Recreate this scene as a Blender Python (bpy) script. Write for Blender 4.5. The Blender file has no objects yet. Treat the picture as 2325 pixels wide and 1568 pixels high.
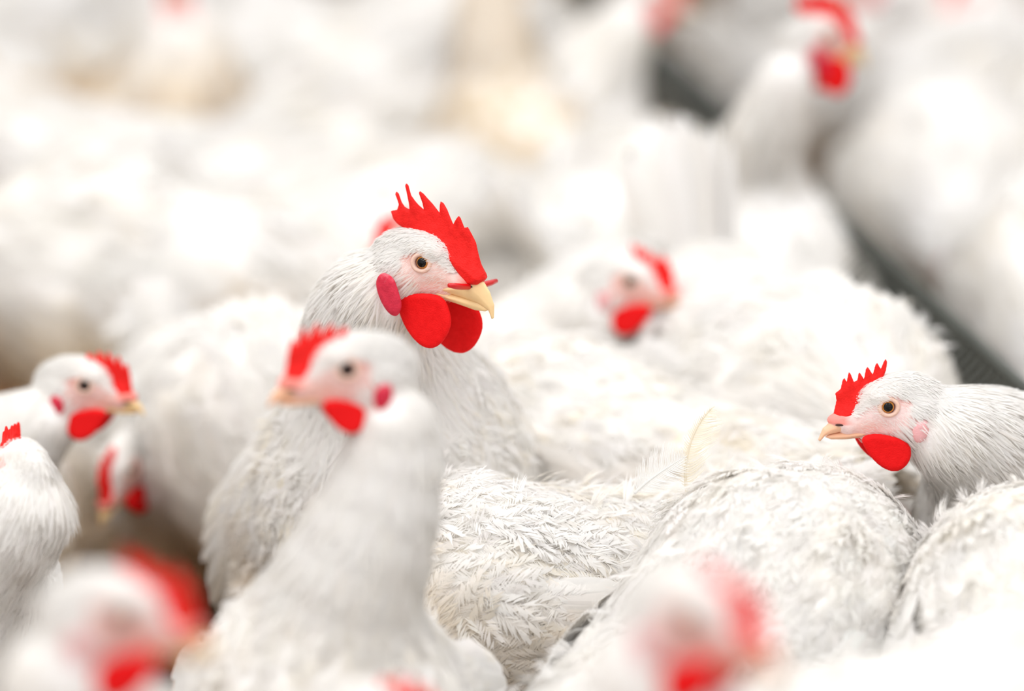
import bpy, math
import numpy as np
from mathutils import Vector, Matrix

# ------------------------------------------------------------------ camera, sky, lamps, exposure
S = bpy.context.scene
COL = S.collection
FPX, CX, CY = 2325 * 135.0 / 36.0, 1162.5, 784.0
PITCH, CAMZ, FOCUS = math.radians(12.0), 1.0, 2.74
cam_data = bpy.data.cameras.new('camera')
cam_data.lens, cam_data.sensor_width, cam_data.sensor_fit = 135.0, 36.0, 'HORIZONTAL'
cam_data.clip_start, cam_data.clip_end = 0.05, 200
cam_data.dof.use_dof, cam_data.dof.focus_distance, cam_data.dof.aperture_fstop = True, FOCUS, 2.0
cam = bpy.data.objects.new('camera', cam_data)
COL.objects.link(cam)
cam.location = (0, 0, CAMZ)
cam.rotation_euler = (math.pi / 2 - PITCH, 0, 0)
S.camera = cam

W = bpy.data.worlds.new('barn_daylight')
S.world = W
W.use_nodes = True
bg = W.node_tree.nodes['Background']
bg.inputs[0].default_value = (0.95, 0.96, 1.0, 1)
bg.inputs[1].default_value = 1.0


def area(name, loc, size, energy, color=(1, 1, 1), rot=(0, 0, 0)):
    d = bpy.data.lights.new(name, 'AREA')
    d.shape, d.size, d.size_y, d.energy, d.color = 'RECTANGLE', size[0], size[1], energy, color
    o = bpy.data.objects.new(name, d)
    COL.objects.link(o)
    o.location, o.rotation_euler = loc, rot
    return o


area('barn_lamp', (-1.6, 1.3, 3.2), (1.2, 4.5), 60, (1.0, 0.985, 0.97), (0, math.radians(-22), 0))
area('barn_lamp', (1.6, 2.0, 3.2), (1.2, 4.5), 42, (0.97, 0.98, 1.0), (0, math.radians(22), 0))

S.view_settings.view_transform = 'Standard'
S.view_settings.look = 'None'
S.view_settings.gamma = 1
S.view_settings.use_curve_mapping = False
S.view_settings.exposure = 0.27
S.cycles.diffuse_bounces = 6
S.cycles.max_bounces = 8
S.cycles.use_denoising = True
S.cycles.use_adaptive_sampling = True
S.cycles.adaptive_threshold = 0.02
S.cycles.debug_use_compact_bvh = True

RNG = np.random.default_rng(7)


def at(px, py, d):
    """a pixel of the 2325 x 1568 frame at depth d, as a point of the barn"""
    r = Vector((1, 0, 0))
    u = Vector((0, math.sin(PITCH), math.cos(PITCH)))
    f = Vector((0, math.cos(PITCH), -math.sin(PITCH)))
    return Vector((0, 0, CAMZ)) + d * (f + r * ((px - CX) / FPX) + u * ((CY - py) / FPX))


# ------------------------------------------------------------------ materials
def new_mat(name):
    m = bpy.data.materials.new(name)
    m.use_nodes = True
    nt = m.node_tree
    return m, nt, nt.nodes, nt.links, nt.nodes['Principled BSDF']


def mat_plain(name, col, rough=0.5, sss=0.0, spec=0.5, bump=0.0, bscale=400.0, vary=0.0, radius=(1, .3, .2)):
    m, nt, N, L, p = new_mat(name)
    p.inputs['Base Color'].default_value = (*col, 1)
    p.inputs['Roughness'].default_value = rough
    p.inputs['Specular IOR Level'].default_value = spec
    if sss:
        p.inputs['Subsurface Weight'].default_value = sss
        p.inputs['Subsurface Radius'].default_value = radius
        p.inputs['Subsurface Scale'].default_value = 0.004
    tc = N.new('ShaderNodeTexCoord')
    if bump:
        n = N.new('ShaderNodeTexNoise')
        n.inputs['Scale'].default_value = bscale
        n.inputs['Detail'].default_value = 4
        L.new(tc.outputs['Object'], n.inputs['Vector'])
        b = N.new('ShaderNodeBump')
        b.inputs['Strength'].default_value = bump
        b.inputs['Distance'].default_value = 0.001
        L.new(n.outputs['Fac'], b.inputs['Height'])
        L.new(b.outputs['Normal'], p.inputs['Normal'])
    if vary:
        n2 = N.new('ShaderNodeTexNoise')
        n2.inputs['Scale'].default_value = bscale * 0.25
        n2.inputs['Detail'].default_value = 3
        L.new(tc.outputs['Object'], n2.inputs['Vector'])
        mx = N.new('ShaderNodeMix')
        mx.data_type = 'RGBA'
        mx.inputs[6].default_value = (*[c * (1 - vary) for c in col], 1)
        mx.inputs[7].default_value = (*[min(1, c * (1 + vary) + vary * 0.06) for c in col], 1)
        L.new(n2.outputs['Fac'], mx.inputs[0])
        L.new(mx.outputs[2], p.inputs['Base Color'])
    return m


def mat_feather(soft=False):
    """soft: the down of a coat takes the light as the coat it lies in does"""
    m, nt, N, L, p = new_mat('white_feather')
    a = N.new('ShaderNodeAttribute')
    a.attribute_name = 'tint'
    p.inputs['Roughness'].default_value = 0.85
    p.inputs['Specular IOR Level'].default_value = 0.15
    L.new(a.outputs['Color'], p.inputs['Base Color'])
    t = N.new('ShaderNodeBsdfTranslucent')
    L.new(a.outputs['Color'], t.inputs['Color'])
    if soft:
        v = N.new('ShaderNodeAttribute')
        v.attribute_name = 'lie'
        vt = N.new('ShaderNodeVectorTransform')
        vt.vector_type, vt.convert_from, vt.convert_to = 'NORMAL', 'OBJECT', 'WORLD'
        L.new(v.outputs['Vector'], vt.inputs[0])
        g = N.new('ShaderNodeNewGeometry')
        dt = N.new('ShaderNodeVectorMath')
        dt.operation = 'DOT_PRODUCT'
        L.new(vt.outputs[0], dt.inputs[0]); L.new(g.outputs['True Normal'], dt.inputs[1])
        mr = N.new('ShaderNodeMapRange')
        mr.inputs[1].default_value, mr.inputs[2].default_value, mr.inputs[3].default_value, mr.inputs[4].default_value = 0, .5, .3, 2.2
        L.new(dt.outputs['Value'], mr.inputs[0])
        sv = N.new('ShaderNodeVectorMath')
        sv.operation = 'SCALE'
        L.new(vt.outputs[0], sv.inputs[0]); L.new(mr.outputs[0], sv.inputs['Scale'])
        sc_ = N.new('ShaderNodeVectorMath')
        sc_.operation = 'ADD'
        L.new(sv.outputs[0], sc_.inputs[0]); L.new(g.outputs['True Normal'], sc_.inputs[1])
        nm = N.new('ShaderNodeVectorMath')
        nm.operation = 'NORMALIZE'
        L.new(sc_.outputs[0], nm.inputs[0])
        L.new(nm.outputs[0], p.inputs['Normal'])
        L.new(nm.outputs[0], t.inputs['Normal'])
    mix = N.new('ShaderNodeMixShader')
    mix.inputs[0].default_value = 0.5
    L.new(p.outputs[0], mix.inputs[1])
    L.new(t.outputs[0], mix.inputs[2])
    L.new(mix.outputs[0], N['Material Output'].inputs['Surface'])
    return m


def mat_body():
    """white down with bare pink face skin: the colour of each point of the body is in the attribute 'tint'"""
    m, nt, N, L, p = new_mat('hen_skin_and_down')
    a = N.new('ShaderNodeAttribute')
    a.attribute_name = 'tint'
    tc = N.new('ShaderNodeTexCoord')
    n = N.new('ShaderNodeTexNoise')
    n.inputs['Scale'].default_value = 420
    n.inputs['Detail'].default_value = 3
    L.new(tc.outputs['Object'], n.inputs['Vector'])
    b = N.new('ShaderNodeBump')
    b.inputs['Strength'].default_value = 0.5
    b.inputs['Distance'].default_value = 0.0012
    L.new(n.outputs['Fac'], b.inputs['Height'])
    L.new(b.outputs['Normal'], p.inputs['Normal'])
    L.new(a.outputs['Color'], p.inputs['Base Color'])
    p.inputs['Roughness'].default_value = 0.7
    p.inputs['Specular IOR Level'].default_value = 0.25
    return m


M = dict(
    feather=mat_feather(), coat=mat_feather(True), body=mat_body(),
    comb=mat_plain('red_comb_flesh', (0.80, 0.008, 0.005), 0.55, 0.15, 0.14, 0.6, 900, 0.25),
    wattle=mat_plain('red_wattle_flesh', (0.78, 0.003, 0.004), 0.6, 0.12, 0.12, 0.5, 1100, 0.12),
    lobe=mat_plain('crimson_ear_lobe', (0.60, 0.014, 0.045), 0.6, 0.1, 0.25, 0.4, 900, 0.3),
    lobe_pale=mat_plain('pink_ear_lobe', (0.80, 0.42, 0.42), 0.6, 0.1, 0.25, 0.4, 900, 0.15),
    beak=mat_plain('horn_yellow_beak', (0.86, 0.60, 0.30), 0.38, 0.1, 0.4, 0.2, 300, 0.10),
    beak_pink=mat_plain('horn_pink_beak', (0.84, 0.48, 0.30), 0.42, 0.1, 0.35, 0.2, 300, 0.12),
    iris=mat_plain('amber_iris', (0.62, 0.27, 0.06), 0.15, 0, 0.3),
    iris_dark=mat_plain('dark_iris', (0.09, 0.04, 0.025), 0.15, 0, 0.5),
    pupil=mat_plain('black_pupil', (0.004, 0.004, 0.004), 0.08, 0, 0.25),
    lid=mat_plain('eyelid_skin', (0.80, 0.54, 0.43), 0.6, 0.1, 0.25, 0.4, 1200, 0.15),
    ring=mat_plain('dark_eye_rim', (0.16, 0.05, 0.04), 0.5),
    leg=mat_plain('yellow_shank', (0.62, 0.26, 0.07), 0.55, 0, 0.35, 0.5, 260, 0.2),
    limewash=mat_plain('limewashed_wall', (0.78, 0.76, 0.72), 0.9, 0, 0.2, 0.3, 20, 0.06),
    peg=mat_plain('red_plastic', (0.62, 0.004, 0.006), 0.3, 0, 0.5),
    nostril=mat_plain('dark_nostril', (0.05, 0.015, 0.01), 0.8),
    zinc=mat_plain('galvanised_wire', (0.075, 0.08, 0.066), 0.5, 0, 0.3, 0.3, 80, 0.3),
    sheet=mat_plain('dull_galvanised_sheet', (0.05, 0.049, 0.04), 0.6, 0, 0.3, 0.3, 60, 0.35),
    feed=mat_plain('brown_feed', (0.11, 0.07, 0.035), 0.95, 0, 0.1, 1.0, 220, 0.5),
)



def paler_top(m, col, z0, z1):
    nt = m.node_tree
    N, L, p = nt.nodes, nt.links, nt.nodes['Principled BSDF']
    old = p.inputs['Base Color'].links[0].from_socket
    tc, sp = N.new('ShaderNodeTexCoord'), N.new('ShaderNodeSeparateXYZ')
    L.new(tc.outputs['Object'], sp.inputs[0])
    no = N.new('ShaderNodeTexNoise')
    no.inputs['Scale'].default_value = 260
    L.new(tc.outputs['Object'], no.inputs['Vector'])
    ma = N.new('ShaderNodeMath')
    ma.operation = 'MULTIPLY_ADD'
    ma.inputs[1].default_value = .012
    L.new(no.outputs['Fac'], ma.inputs[0]); L.new(sp.outputs['Z'], ma.inputs[2])
    mr = N.new('ShaderNodeMapRange')
    mr.inputs[1].default_value, mr.inputs[2].default_value = z0, z1
    L.new(ma.outputs[0], mr.inputs[0])
    mx = N.new('ShaderNodeMix')
    mx.data_type = 'RGBA'
    mx.inputs[7].default_value = (*col, 1)
    L.new(mr.outputs[0], mx.inputs[0]); L.new(old, mx.inputs[6]); L.new(mx.outputs[2], p.inputs['Base Color'])


paler_top(M['lobe'], (.86, .46, .50), -.006, .014)

# ------------------------------------------------------------------ mesh tools
def mesh_from(name, verts, quads=None, tris=None, tint=None, lie=None, mat=None, smooth=True):
    me = bpy.data.meshes.new(name)
    verts = np.asarray(verts, np.float32)
    quads = np.zeros((0, 4), np.int32) if quads is None else np.asarray(quads, np.int32).reshape(-1, 4)
    tris = np.zeros((0, 3), np.int32) if tris is None else np.asarray(tris, np.int32).reshape(-1, 3)
    me.vertices.add(len(verts))
    me.vertices.foreach_set('co', verts.ravel())
    loops = np.concatenate([quads.ravel(), tris.ravel()]).astype(np.int32)
    me.loops.add(len(loops))
    me.loops.foreach_set('vertex_index', loops)
    nq, ntr = len(quads), len(tris)
    starts = np.concatenate([np.arange(nq) * 4, nq * 4 + np.arange(ntr) * 3]).astype(np.int32)
    me.polygons.add(nq + ntr)
    me.polygons.foreach_set('loop_start', starts)
    me.update(calc_edges=True)
    me.validate()
    me.polygons.foreach_set('use_smooth', np.full(len(me.polygons), smooth))
    if tint is not None:
        at_ = me.attributes.new('tint', 'BYTE_COLOR', 'POINT')
        rgba = np.ones((len(verts), 4), np.float32)
        rgba[:, :3] = tint
        at_.data.foreach_set('color', rgba.ravel())
    if lie is not None:
        at_ = me.attributes.new('lie', 'FLOAT_VECTOR', 'POINT')
        at_.data.foreach_set('vector', np.asarray(lie, np.float32).ravel())
    if mat:
        me.materials.append(mat)
    return me


def link(name, me, parent=None):
    o = bpy.data.objects.new(name, me)
    COL.objects.link(o)
    if parent:
        o.parent = parent
    return o


EDGES = [(0, 1), (2, 3), (4, 5), (6, 7), (0, 2), (1, 3), (4, 6), (5, 7), (0, 4), (1, 5), (2, 6), (3, 7)]


def surface_nets(xs, ys, zs, F):
    ins = F < 0
    nx, ny, nz = F.shape
    cnt = np.zeros((nx - 1, ny - 1, nz - 1), np.int8)
    corner = [(i, j, k) for k in (0, 1) for j in (0, 1) for i in (0, 1)]
    for (i, j, k) in corner:
        cnt += ins[i:nx - 1 + i, j:ny - 1 + j, k:nz - 1 + k]
    act = (cnt > 0) & (cnt < 8)
    I, J, K = np.nonzero(act)
    idx = -np.ones(act.shape, np.int32)
    idx[I, J, K] = np.arange(len(I))
    vals = np.stack([F[I + i, J + j, K + k] for (i, j, k) in corner], 1)
    pos = np.stack([np.stack([xs[I + i], ys[J + j], zs[K + k]], 1) for (i, j, k) in corner], 1)
    acc = np.zeros((len(I), 3))
    n = np.zeros(len(I))
    for a, b in EDGES:
        fa, fb = vals[:, a], vals[:, b]
        m = (fa < 0) != (fb < 0)
        t = np.where(m, fa / np.where(m, fa - fb, 1), 0)
        p = pos[:, a] + (pos[:, b] - pos[:, a]) * t[:, None]
        acc += p * m[:, None]
        n += m
    V = acc / n[:, None]
    quads = []
    for ax in range(3):
        sl0 = [slice(None)] * 3
        sl1 = [slice(None)] * 3
        sl0[ax], sl1[ax] = slice(0, -1), slice(1, None)
        s0, s1 = ins[tuple(sl0)], ins[tuple(sl1)]
        ch = s0 != s1
        E = np.array(np.nonzero(ch)).T
        o1, o2 = [(1, 2), (2, 0), (0, 1)][ax]
        ok = (E[:, o1] > 0) & (E[:, o2] > 0) & (E[:, o1] < F.shape[o1] - 1) & (E[:, o2] < F.shape[o2] - 1)
        E = E[ok]
        flip = s0[E[:, 0], E[:, 1], E[:, 2]]
        e1, e2 = np.zeros(3, int), np.zeros(3, int)
        e1[o1], e2[o2] = 1, 1
        g = lambda e: idx[e[:, 0], e[:, 1], e[:, 2]]
        q = np.stack([g(E - e1 - e2), g(E - e2), g(E), g(E - e1)], 1)
        q[~flip] = q[~flip][:, ::-1]
        quads.append(q)
    Q = np.concatenate(quads)
    return V, Q[(Q >= 0).all(1)]


def ell(P, c, r, R=None):
    q = P - np.asarray(c, np.float32)
    if R is not None:
        q = q @ np.asarray(R, np.float32)
    r = np.asarray(r, np.float32)
    k0 = np.sqrt(((q / r) ** 2).sum(-1))
    k1 = np.sqrt(((q / r ** 2) ** 2).sum(-1)) + 1e-9
    return k0 * (k0 - 1) / k1


def cone(P, a, b, ra, rb):
    a, b = np.asarray(a, np.float32), np.asarray(b, np.float32)
    ab = b - a
    t = np.clip(((P - a) @ ab) / (ab @ ab + 1e-12), 0, 1)
    d = P - a - t[..., None] * ab
    return np.sqrt((d ** 2).sum(-1)) - (ra + (rb - ra) * t)


def smin(a, b, k):
    h = np.clip(0.5 + 0.5 * (b - a) / k, 0, 1)
    return b + (a - b) * h - k * h * (1 - h)


def poly_sd(X, Z, poly):
    """signed distance to a polygon, positive inside"""
    p = np.asarray(poly, float)
    q = np.roll(p, -1, 0)
    d = np.full(X.shape, 1e9)
    s = np.zeros(X.shape, bool)
    for (ax, az), (bx, bz) in zip(p, q):
        ex, ez = bx - ax, bz - az
        t = np.clip(((X - ax) * ex + (Z - az) * ez) / (ex * ex + ez * ez + 1e-12), 0, 1)
        d = np.minimum(d, np.hypot(X - ax - t * ex, Z - az - t * ez))
        c = ((az <= Z) & (bz > Z)) | ((bz <= Z) & (az > Z))
        xi = ax + (Z - az) / np.where(abs(ez) < 1e-12, 1e-12, ez) * ex
        s ^= c & (X < xi)
    return np.where(s, d, -d)


def slab_mesh(name, poly, half, rim, res, mat, bend=None, rounds=0):
    """a fleshy plate: outline in the x-z plane (mm), half thickness half(x, z) and rounded rim; returned in metres"""
    p = np.asarray(poly, float)
    for _ in range(rounds):
        nx = np.roll(p, -1, 0)
        p = np.stack([p * .75 + nx * .25, p * .25 + nx * .75], 1).reshape(-1, 2)
    lo, hi = p.min(0) - 2 * res, p.max(0) + 2 * res
    xs, zs = np.arange(lo[0], hi[0] + res, res), np.arange(lo[1], hi[1] + res, res)
    X2, Z2 = np.meshgrid(xs, zs, indexing='ij')
    d = poly_sd(X2, Z2, p)
    T = half(X2, Z2)
    Tm = T.max() + 2 * res
    yres = max(res * 0.6, Tm / 9)
    ys = np.arange(-Tm, Tm + yres, yres)
    t = np.clip(d / rim, 0, 1)
    H = T * np.sqrt(np.clip(1 - (1 - t) ** 2, 0, 1))
    H = np.where(d < 0, np.maximum(d, -3 * res), H)
    F = np.abs(ys)[None, :, None] - H[:, None, :]
    V, Q = surface_nets(xs, ys, zs, F)
    if bend:
        V = bend(V)
    return mesh_from(name, V * 0.001, Q, mat=mat)


# ------------------------------------------------------------------ heads (profile numbers in millimetres, eye level = 0)
COMB_M = [(-20, 20), (-28, 23.5), (-32, 27), (-34.5, 32.5), (-29, 34), (-27.5, 38), (-31, 45), (-30, 47), (-28, 46), (-25, 40), (-22, 37), (-17, 35.5), (-17.5, 40), (-19, 46), (-21, 52.5), (-20, 54.5),
          (-18, 53), (-15.5, 46), (-10, 40), (-5.5, 36), (-6.5, 41), (-9, 48), (-8.5, 49.7), (-6, 48), (-1, 42.5), (6.4, 34.6), (6.5, 40), (7, 43), (9.5, 42), (13, 38), (19, 27.5), (21, 31), (24, 34.5),
          (25.5, 33), (28.4, 26), (31, 27), (34, 22), (37.5, 16), (39.7, 6), (41, 0), (44, -6.5), (44.5, -10), (41, -14), (34, -15), (26, -8), (18, 0), (8, 8), (0, 14), (-10, 18)]
COMB_F = [(39.5, -15), (37.5, -4), (36, 3.6), (37, 9), (33, 12), (31.5, 19), (30, 20), (28.5, 17), (27, 24.5), (25.5, 23), (23, 17), (20.5, 18), (19.5, 24), (18, 23), (15.5, 18.5), (14.3, 26), (13, 28), (11.5, 26), (9, 22),
          (7.2, 29), (6, 31), (4.8, 29), (3, 26), (1, 31), (-0.5, 33.5), (-1.8, 31), (-1, 25), (2, 17), (8, 12), (15, 3), (22, -5), (26, -12), (31, -17)]
COMB_F2 = [(39.5, -15), (38, -2), (37, 8), (35, 17), (32, 18), (31, 14), (28, 24), (26, 25), (23.5, 18), (19, 27), (17, 28), (15, 20), (10, 27), (8, 28), (6, 20), (1, 25), (-2, 25), (-2, 20), (3, 14), (10, 9), (18, 0), (25, -8), (33, -13)]
BEAK_UP_M = [(6, -19), (18, -14), (28, -9), (38, -9), (44, -12), (49, -19), (52.5, -28), (52.2, -37.5), (50.5, -38.5), (48, -32.5), (40, -28), (28, -25), (14, -22.5)]
BEAK_LO_M = [(6, -19), (14, -20.5), (28, -23), (40, -26), (48.5, -31.5), (45, -33.5), (36, -33), (26, -30.5), (14, -28), (6, -25)]
BEAK_UP_F = [(4, -15), (16, -11), (26, -8), (34, -9), (40, -12), (46, -17), (49.5, -25.5), (48, -27), (44.5, -23), (40, -21.5), (30, -19.5), (14, -18)]
BEAK_LO_F = [(4, -16.5), (14, -17.5), (28, -19.3), (40, -21.5), (44.5, -23.5), (40, -25.5), (30, -26), (18, -25), (8, -23)]
WATTLE_M = [(-15.5, -32), (-12, -27), (-2, -23), (14, -22), (21, -26.5), (25, -36), (26, -43), (23, -51.5), (18, -58.5), (11.5, -62), (4, -60.5), (-4, -54), (-11, -44)]
WATTLE_F = [(19, -22), (9, -19.5), (-4, -22.5), (-13.5, -27), (-16, -34), (-14, -42.5), (-8, -48), (-2, -48.5), (6, -44), (14, -34)]
LOBE_M = [(-37, -17), (-35, -10), (-30, -7), (-22, -10), (-18, -20), (-15, -29), (-17, -36), (-21, -39), (-27, -36), (-33, -28)]
LOBE_F = [(-31, -11), (-27, -8), (-21, -10), (-18, -16), (-19, -23), (-23, -27), (-28, -24), (-31, -18)]


def comb_half(model):
    def h(X, Z):
        if model == 'M':
            base = np.interp(X, [-30, 0, 20, 44], [23, 18, 4, -10])
        else:
            base = np.interp(X, [0, 10, 25, 40], [18, 11, -5, -12])
        t = np.clip((Z - base) / (22 if model == 'M' else 14), 0, 1)
        thick = np.interp(X, [-20, 10, 40], [3.0, 6.2, 8.0]) * (1 if model == 'M' else 0.75)
        return thick * (1 - t) ** 1.5 + 1.5 * t + 0.5
    return h


def beak_half(x0, x1, w0, w1):
    return lambda X, Z: np.interp(X, [x0, (x0 + x1) / 2, x1 - 4, x1], [w0, (w0 * 0.62 + w1 * 0.38), w1 * 1.3, w1])


_cache = {}


def head_mesh(part, model, fine, mat):
    key = (part, model, fine, mat)
    if key in _cache:
        return _cache[key]
    r = {3: 0.55, 2: 1.1, 1: 2.0}[fine]
    if part == 'comb':
        poly = {'M': COMB_M, 'F': COMB_F, 'G': COMB_F2}[model]
        amp = {'M': 1.6, 'F': 0.8, 'G': 2.2}[model]

        def wav(V):
            V = V.copy()
            V[:, 1] += amp * np.sin(V[:, 0] * 0.16 + 0.6) * np.clip((V[:, 2] - 12) / 25, 0, 1.2)
            return V
        me = slab_mesh('comb', poly, comb_half('M' if model == 'M' else 'F'), 3.5 if fine > 1 else 4, r, M[mat], wav)
    elif part == 'upper':
        me = slab_mesh('upper_beak', BEAK_UP_M if model == 'M' else BEAK_UP_F, beak_half(6, 52, 12.3, 2.4), 9, r, M[mat])
    elif part == 'lower':
        me = slab_mesh('lower_beak', BEAK_LO_M if model == 'M' else BEAK_LO_F, beak_half(6, 47, 9.6, 2.0), 6, r, M[mat])
    elif part == 'wattle':
        poly = WATTLE_M if model == 'M' else WATTLE_F

        def bow(V):
            V = V.copy()
            V[:, 1] += 0.0035 * (V[:, 0] - 5) ** 2 * 0.5
            return V
        me = slab_mesh('wattle', poly, lambda X, Z: np.interp(Z, [-60, -30, -20], [2.2, 3.0, 4.0]), 4, r, M[mat], bow, 3)
    elif part == 'lobe':
        me = slab_mesh('ear_lobe', LOBE_M if model == 'M' else LOBE_F, lambda X, Z: 3.2 + 0 * X, 6, r, M[mat], None, 3)
    _cache[key] = me
    return me


def ball(name, r, mat, seg=24, flat=1.0):
    key = (name, r, mat, seg, flat)
    if key in _cache:
        return _cache[key]
    th = np.linspace(0, np.pi, seg // 2 + 1)
    ph = np.linspace(0, 2 * np.pi, seg, endpoint=False)
    V = [(0, 0, r)]
    for t in th[1:-1]:
        for p in ph:
            V.append((r * math.sin(t) * math.cos(p), r * math.sin(t) * math.sin(p), r * math.cos(t)))
    V.append((0, 0, -r))
    V = np.array(V)
    V[:, 2] *= flat
    n = seg // 2 - 1
    Q = [(1 + i * seg + j, 1 + (i + 1) * seg + j, 1 + (i + 1) * seg + (j + 1) % seg, 1 + i * seg + (j + 1) % seg) for i in range(n - 1) for j in range(seg)]
    T = [(0, 1 + j, 1 + (j + 1) % seg) for j in range(seg)]
    last = len(V) - 1
    b = 1 + (n - 1) * seg
    T += [(last, b + (j + 1) % seg, b + j) for j in range(seg)]
    me = mesh_from(name, V, Q, T, mat=M[mat])
    _cache[key] = me
    return me


def torus(name, R, r, mat, flat=1.0, a=28, b=10):
    key = (name, R, r, mat, flat)
    if key in _cache:
        return _cache[key]
    A, B = np.meshgrid(np.arange(a) * 2 * np.pi / a, np.arange(b) * 2 * np.pi / b, indexing='ij')
    V = np.stack([(R + r * np.cos(B)) * np.cos(A), (R + r * np.cos(B)) * np.sin(A), flat * r * np.sin(B)], -1).reshape(-1, 3)
    i, j = np.meshgrid(np.arange(a), np.arange(b), indexing='ij')
    Q = np.stack([i * b + j, (i + 1) % a * b + j, (i + 1) % a * b + (j + 1) % b, i * b + (j + 1) % b], -1).reshape(-1, 4)
    me = mesh_from(name, V, Q, mat=M[mat])
    _cache[key] = me
    return me


def tube(pts, rad, seg=10, cap=True):
    pts = np.asarray(pts, float)
    rad = np.broadcast_to(np.asarray(rad, float), (len(pts),))
    T = np.gradient(pts, axis=0)
    T /= np.linalg.norm(T, axis=1)[:, None] + 1e-12
    ref = np.array([0.31, 0.87, 0.38])
    V = []
    for p, t, r in zip(pts, T, rad):
        u = np.cross(t, ref)
        u /= np.linalg.norm(u) + 1e-12
        v = np.cross(t, u)
        a = np.arange(seg) * 2 * np.pi / seg
        V.append(p + r * (np.cos(a)[:, None] * u + np.sin(a)[:, None] * v))
    V = np.concatenate(V)
    n = len(pts)
    Q = [(i * seg + j, i * seg + (j + 1) % seg, (i + 1) * seg + (j + 1) % seg, (i + 1) * seg + j) for i in range(n - 1) for j in range(seg)]
    Tr = []
    if cap:
        V = np.concatenate([V, pts[:1], pts[-1:]])
        a, b = len(V) - 2, len(V) - 1
        Tr = [(a, (j + 1) % seg, j) for j in range(seg)] + [(b, (n - 1) * seg + j, (n - 1) * seg + (j + 1) % seg) for j in range(seg)]
    return V, np.array(Q, int), np.array(Tr, int).reshape(-1, 3)


class Bag:
    def __init__(s):
        s.v, s.q, s.t, s.n = [], [], [], 0

    def add(s, V, Q=None, T=None):
        s.v.append(np.asarray(V, float))
        if Q is not None and len(Q):
            s.q.append(np.asarray(Q) + s.n)
        if T is not None and len(T):
            s.t.append(np.asarray(T) + s.n)
        s.n += len(V)

    def mesh(s, name, mat, tint=None):
        V = np.concatenate(s.v)
        return mesh_from(name, V, np.concatenate(s.q) if s.q else None, np.concatenate(s.t) if s.t else None, mat=M[mat],
                         tint=None if tint is None else np.tile(tint, (len(V), 1)))


# ------------------------------------------------------------------ feathers
def template(kind):
    """(u, v) points, quads, tris of one feather; u along the shaft 0..1, v across -1..1"""
    if kind in ('contour', 'vane'):
        V, T = [], []
        nb_, wd = (7, .06) if kind == 'contour' else (11, .026)
        for sg in (1, -1):
            for k in range(nb_):
                u0 = .06 + .80 * k / nb_
                w = 1.0 * math.sin(math.pi * min(1, u0 * .72 + .26)) ** .7
                b = len(V)
                V += [(u0, 0), (u0 + .16 - wd, sg * w * .60), (u0 + .16 + wd, sg * w * .50), (u0 + .30, sg * w)]
                T += [(b, b + 2, b + 1), (b + 1, b + 2, b + 3)] if sg > 0 else [(b, b + 1, b + 2), (b + 1, b + 3, b + 2)]
        return np.array(V, float), np.zeros((0, 4), int), np.array(T)
    if kind == 'hackle':
        rows = [(0, .4), (.3, 1.0), (.6, .85), (.82, .5)]
        V, Q = [], []
        for u, w in rows:
            V += [(u, -w), (u, w)]
        for i in range(3):
            Q.append((i * 2, i * 2 + 1, i * 2 + 3, i * 2 + 2))
        V += [(1.02, -.1)]
        return np.array(V, float), np.array(Q), np.array([(6, 7, 8)])
    if kind == 'tuft':
        V, T = [], []
        for k, (a, l) in enumerate([(-1., .75), (-.66, .92), (-.33, .85), (0, 1.04), (.33, .9), (.66, 1.0), (1., .75)]):
            b = len(V)
            V += [(0, a * .3), (.50 * l, a * .72 - .09), (.50 * l, a * .72 + .09), (l, a * 1.1)]
            T += [(b, b + 2, b + 1), (b + 1, b + 2, b + 3)]
        return np.array(V, float), np.zeros((0, 4), int), np.array(T)
    if kind == 'quill':
        rows = [(0, .15), (.15, .7), (.4, 1), (.65, 1), (.85, .8), (.96, .45)]
        V, Q = [], []
        for u, w in rows:
            V += [(u, -w), (u, 0), (u, w)]
        for i in range(5):
            for j in range(2):
                Q.append((i * 3 + j, i * 3 + j + 1, i * 3 + j + 4, i * 3 + j + 3))
        V.append((1.0, 0))
        return np.array(V, float), np.array(Q), np.array([(15, 16, 18), (16, 17, 18)])


TPL = {k: template(k) for k in ('contour', 'vane', 'hackle', 'tuft', 'quill')}


def lay(kind, P, N, T, L, Wd, lift, curl, tint, nblend=0.75, jitter=0.1):
    """feathers of one kind at points P, lying along T over the surface with normal N"""
    U, Q, Tr = TPL[kind]
    n, m = len(P), len(U)
    B = np.cross(N, T)
    u = U[None, :, 0] * (1 + jitter * RNG.standard_normal((n, m)) * (U[None, :, 0] > 0.5) * 0.6)
    v = U[None, :, 1] + jitter * RNG.standard_normal((n, m)) * 0.6 * (U[None, :, 0] > 0.3)
    L, Wd, lift, curl = [np.broadcast_to(a, (n,))[:, None] for a in (L, Wd, lift, curl)]
    h = L * (lift * u - curl * u * u) - Wd * 0.28 * v * v + 0.0015
    V = P[:, None] + T[:, None] * (u * L)[..., None] + B[:, None] * (v * Wd)[..., None] + N[:, None] * h[..., None]
    slope = lift - 2 * curl * u
    nn = N[:, None] - T[:, None] * slope[..., None] * (1 - nblend) + B[:, None] * (0.5 * v * (1 - nblend))[..., None]
    nn = nn / np.linalg.norm(nn, axis=-1, keepdims=True)
    base = (np.arange(n) * m)[:, None, None]
    q = (Q[None, :, ::-1] + base).reshape(-1, 4) if len(Q) else np.zeros((0, 4), int)
    t = (Tr[None, :, ::-1] + base).reshape(-1, 3)
    tn = np.repeat(tint, m, axis=0)
    return V.reshape(-1, 3), q, t, nn.reshape(-1, 3), tn


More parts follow.
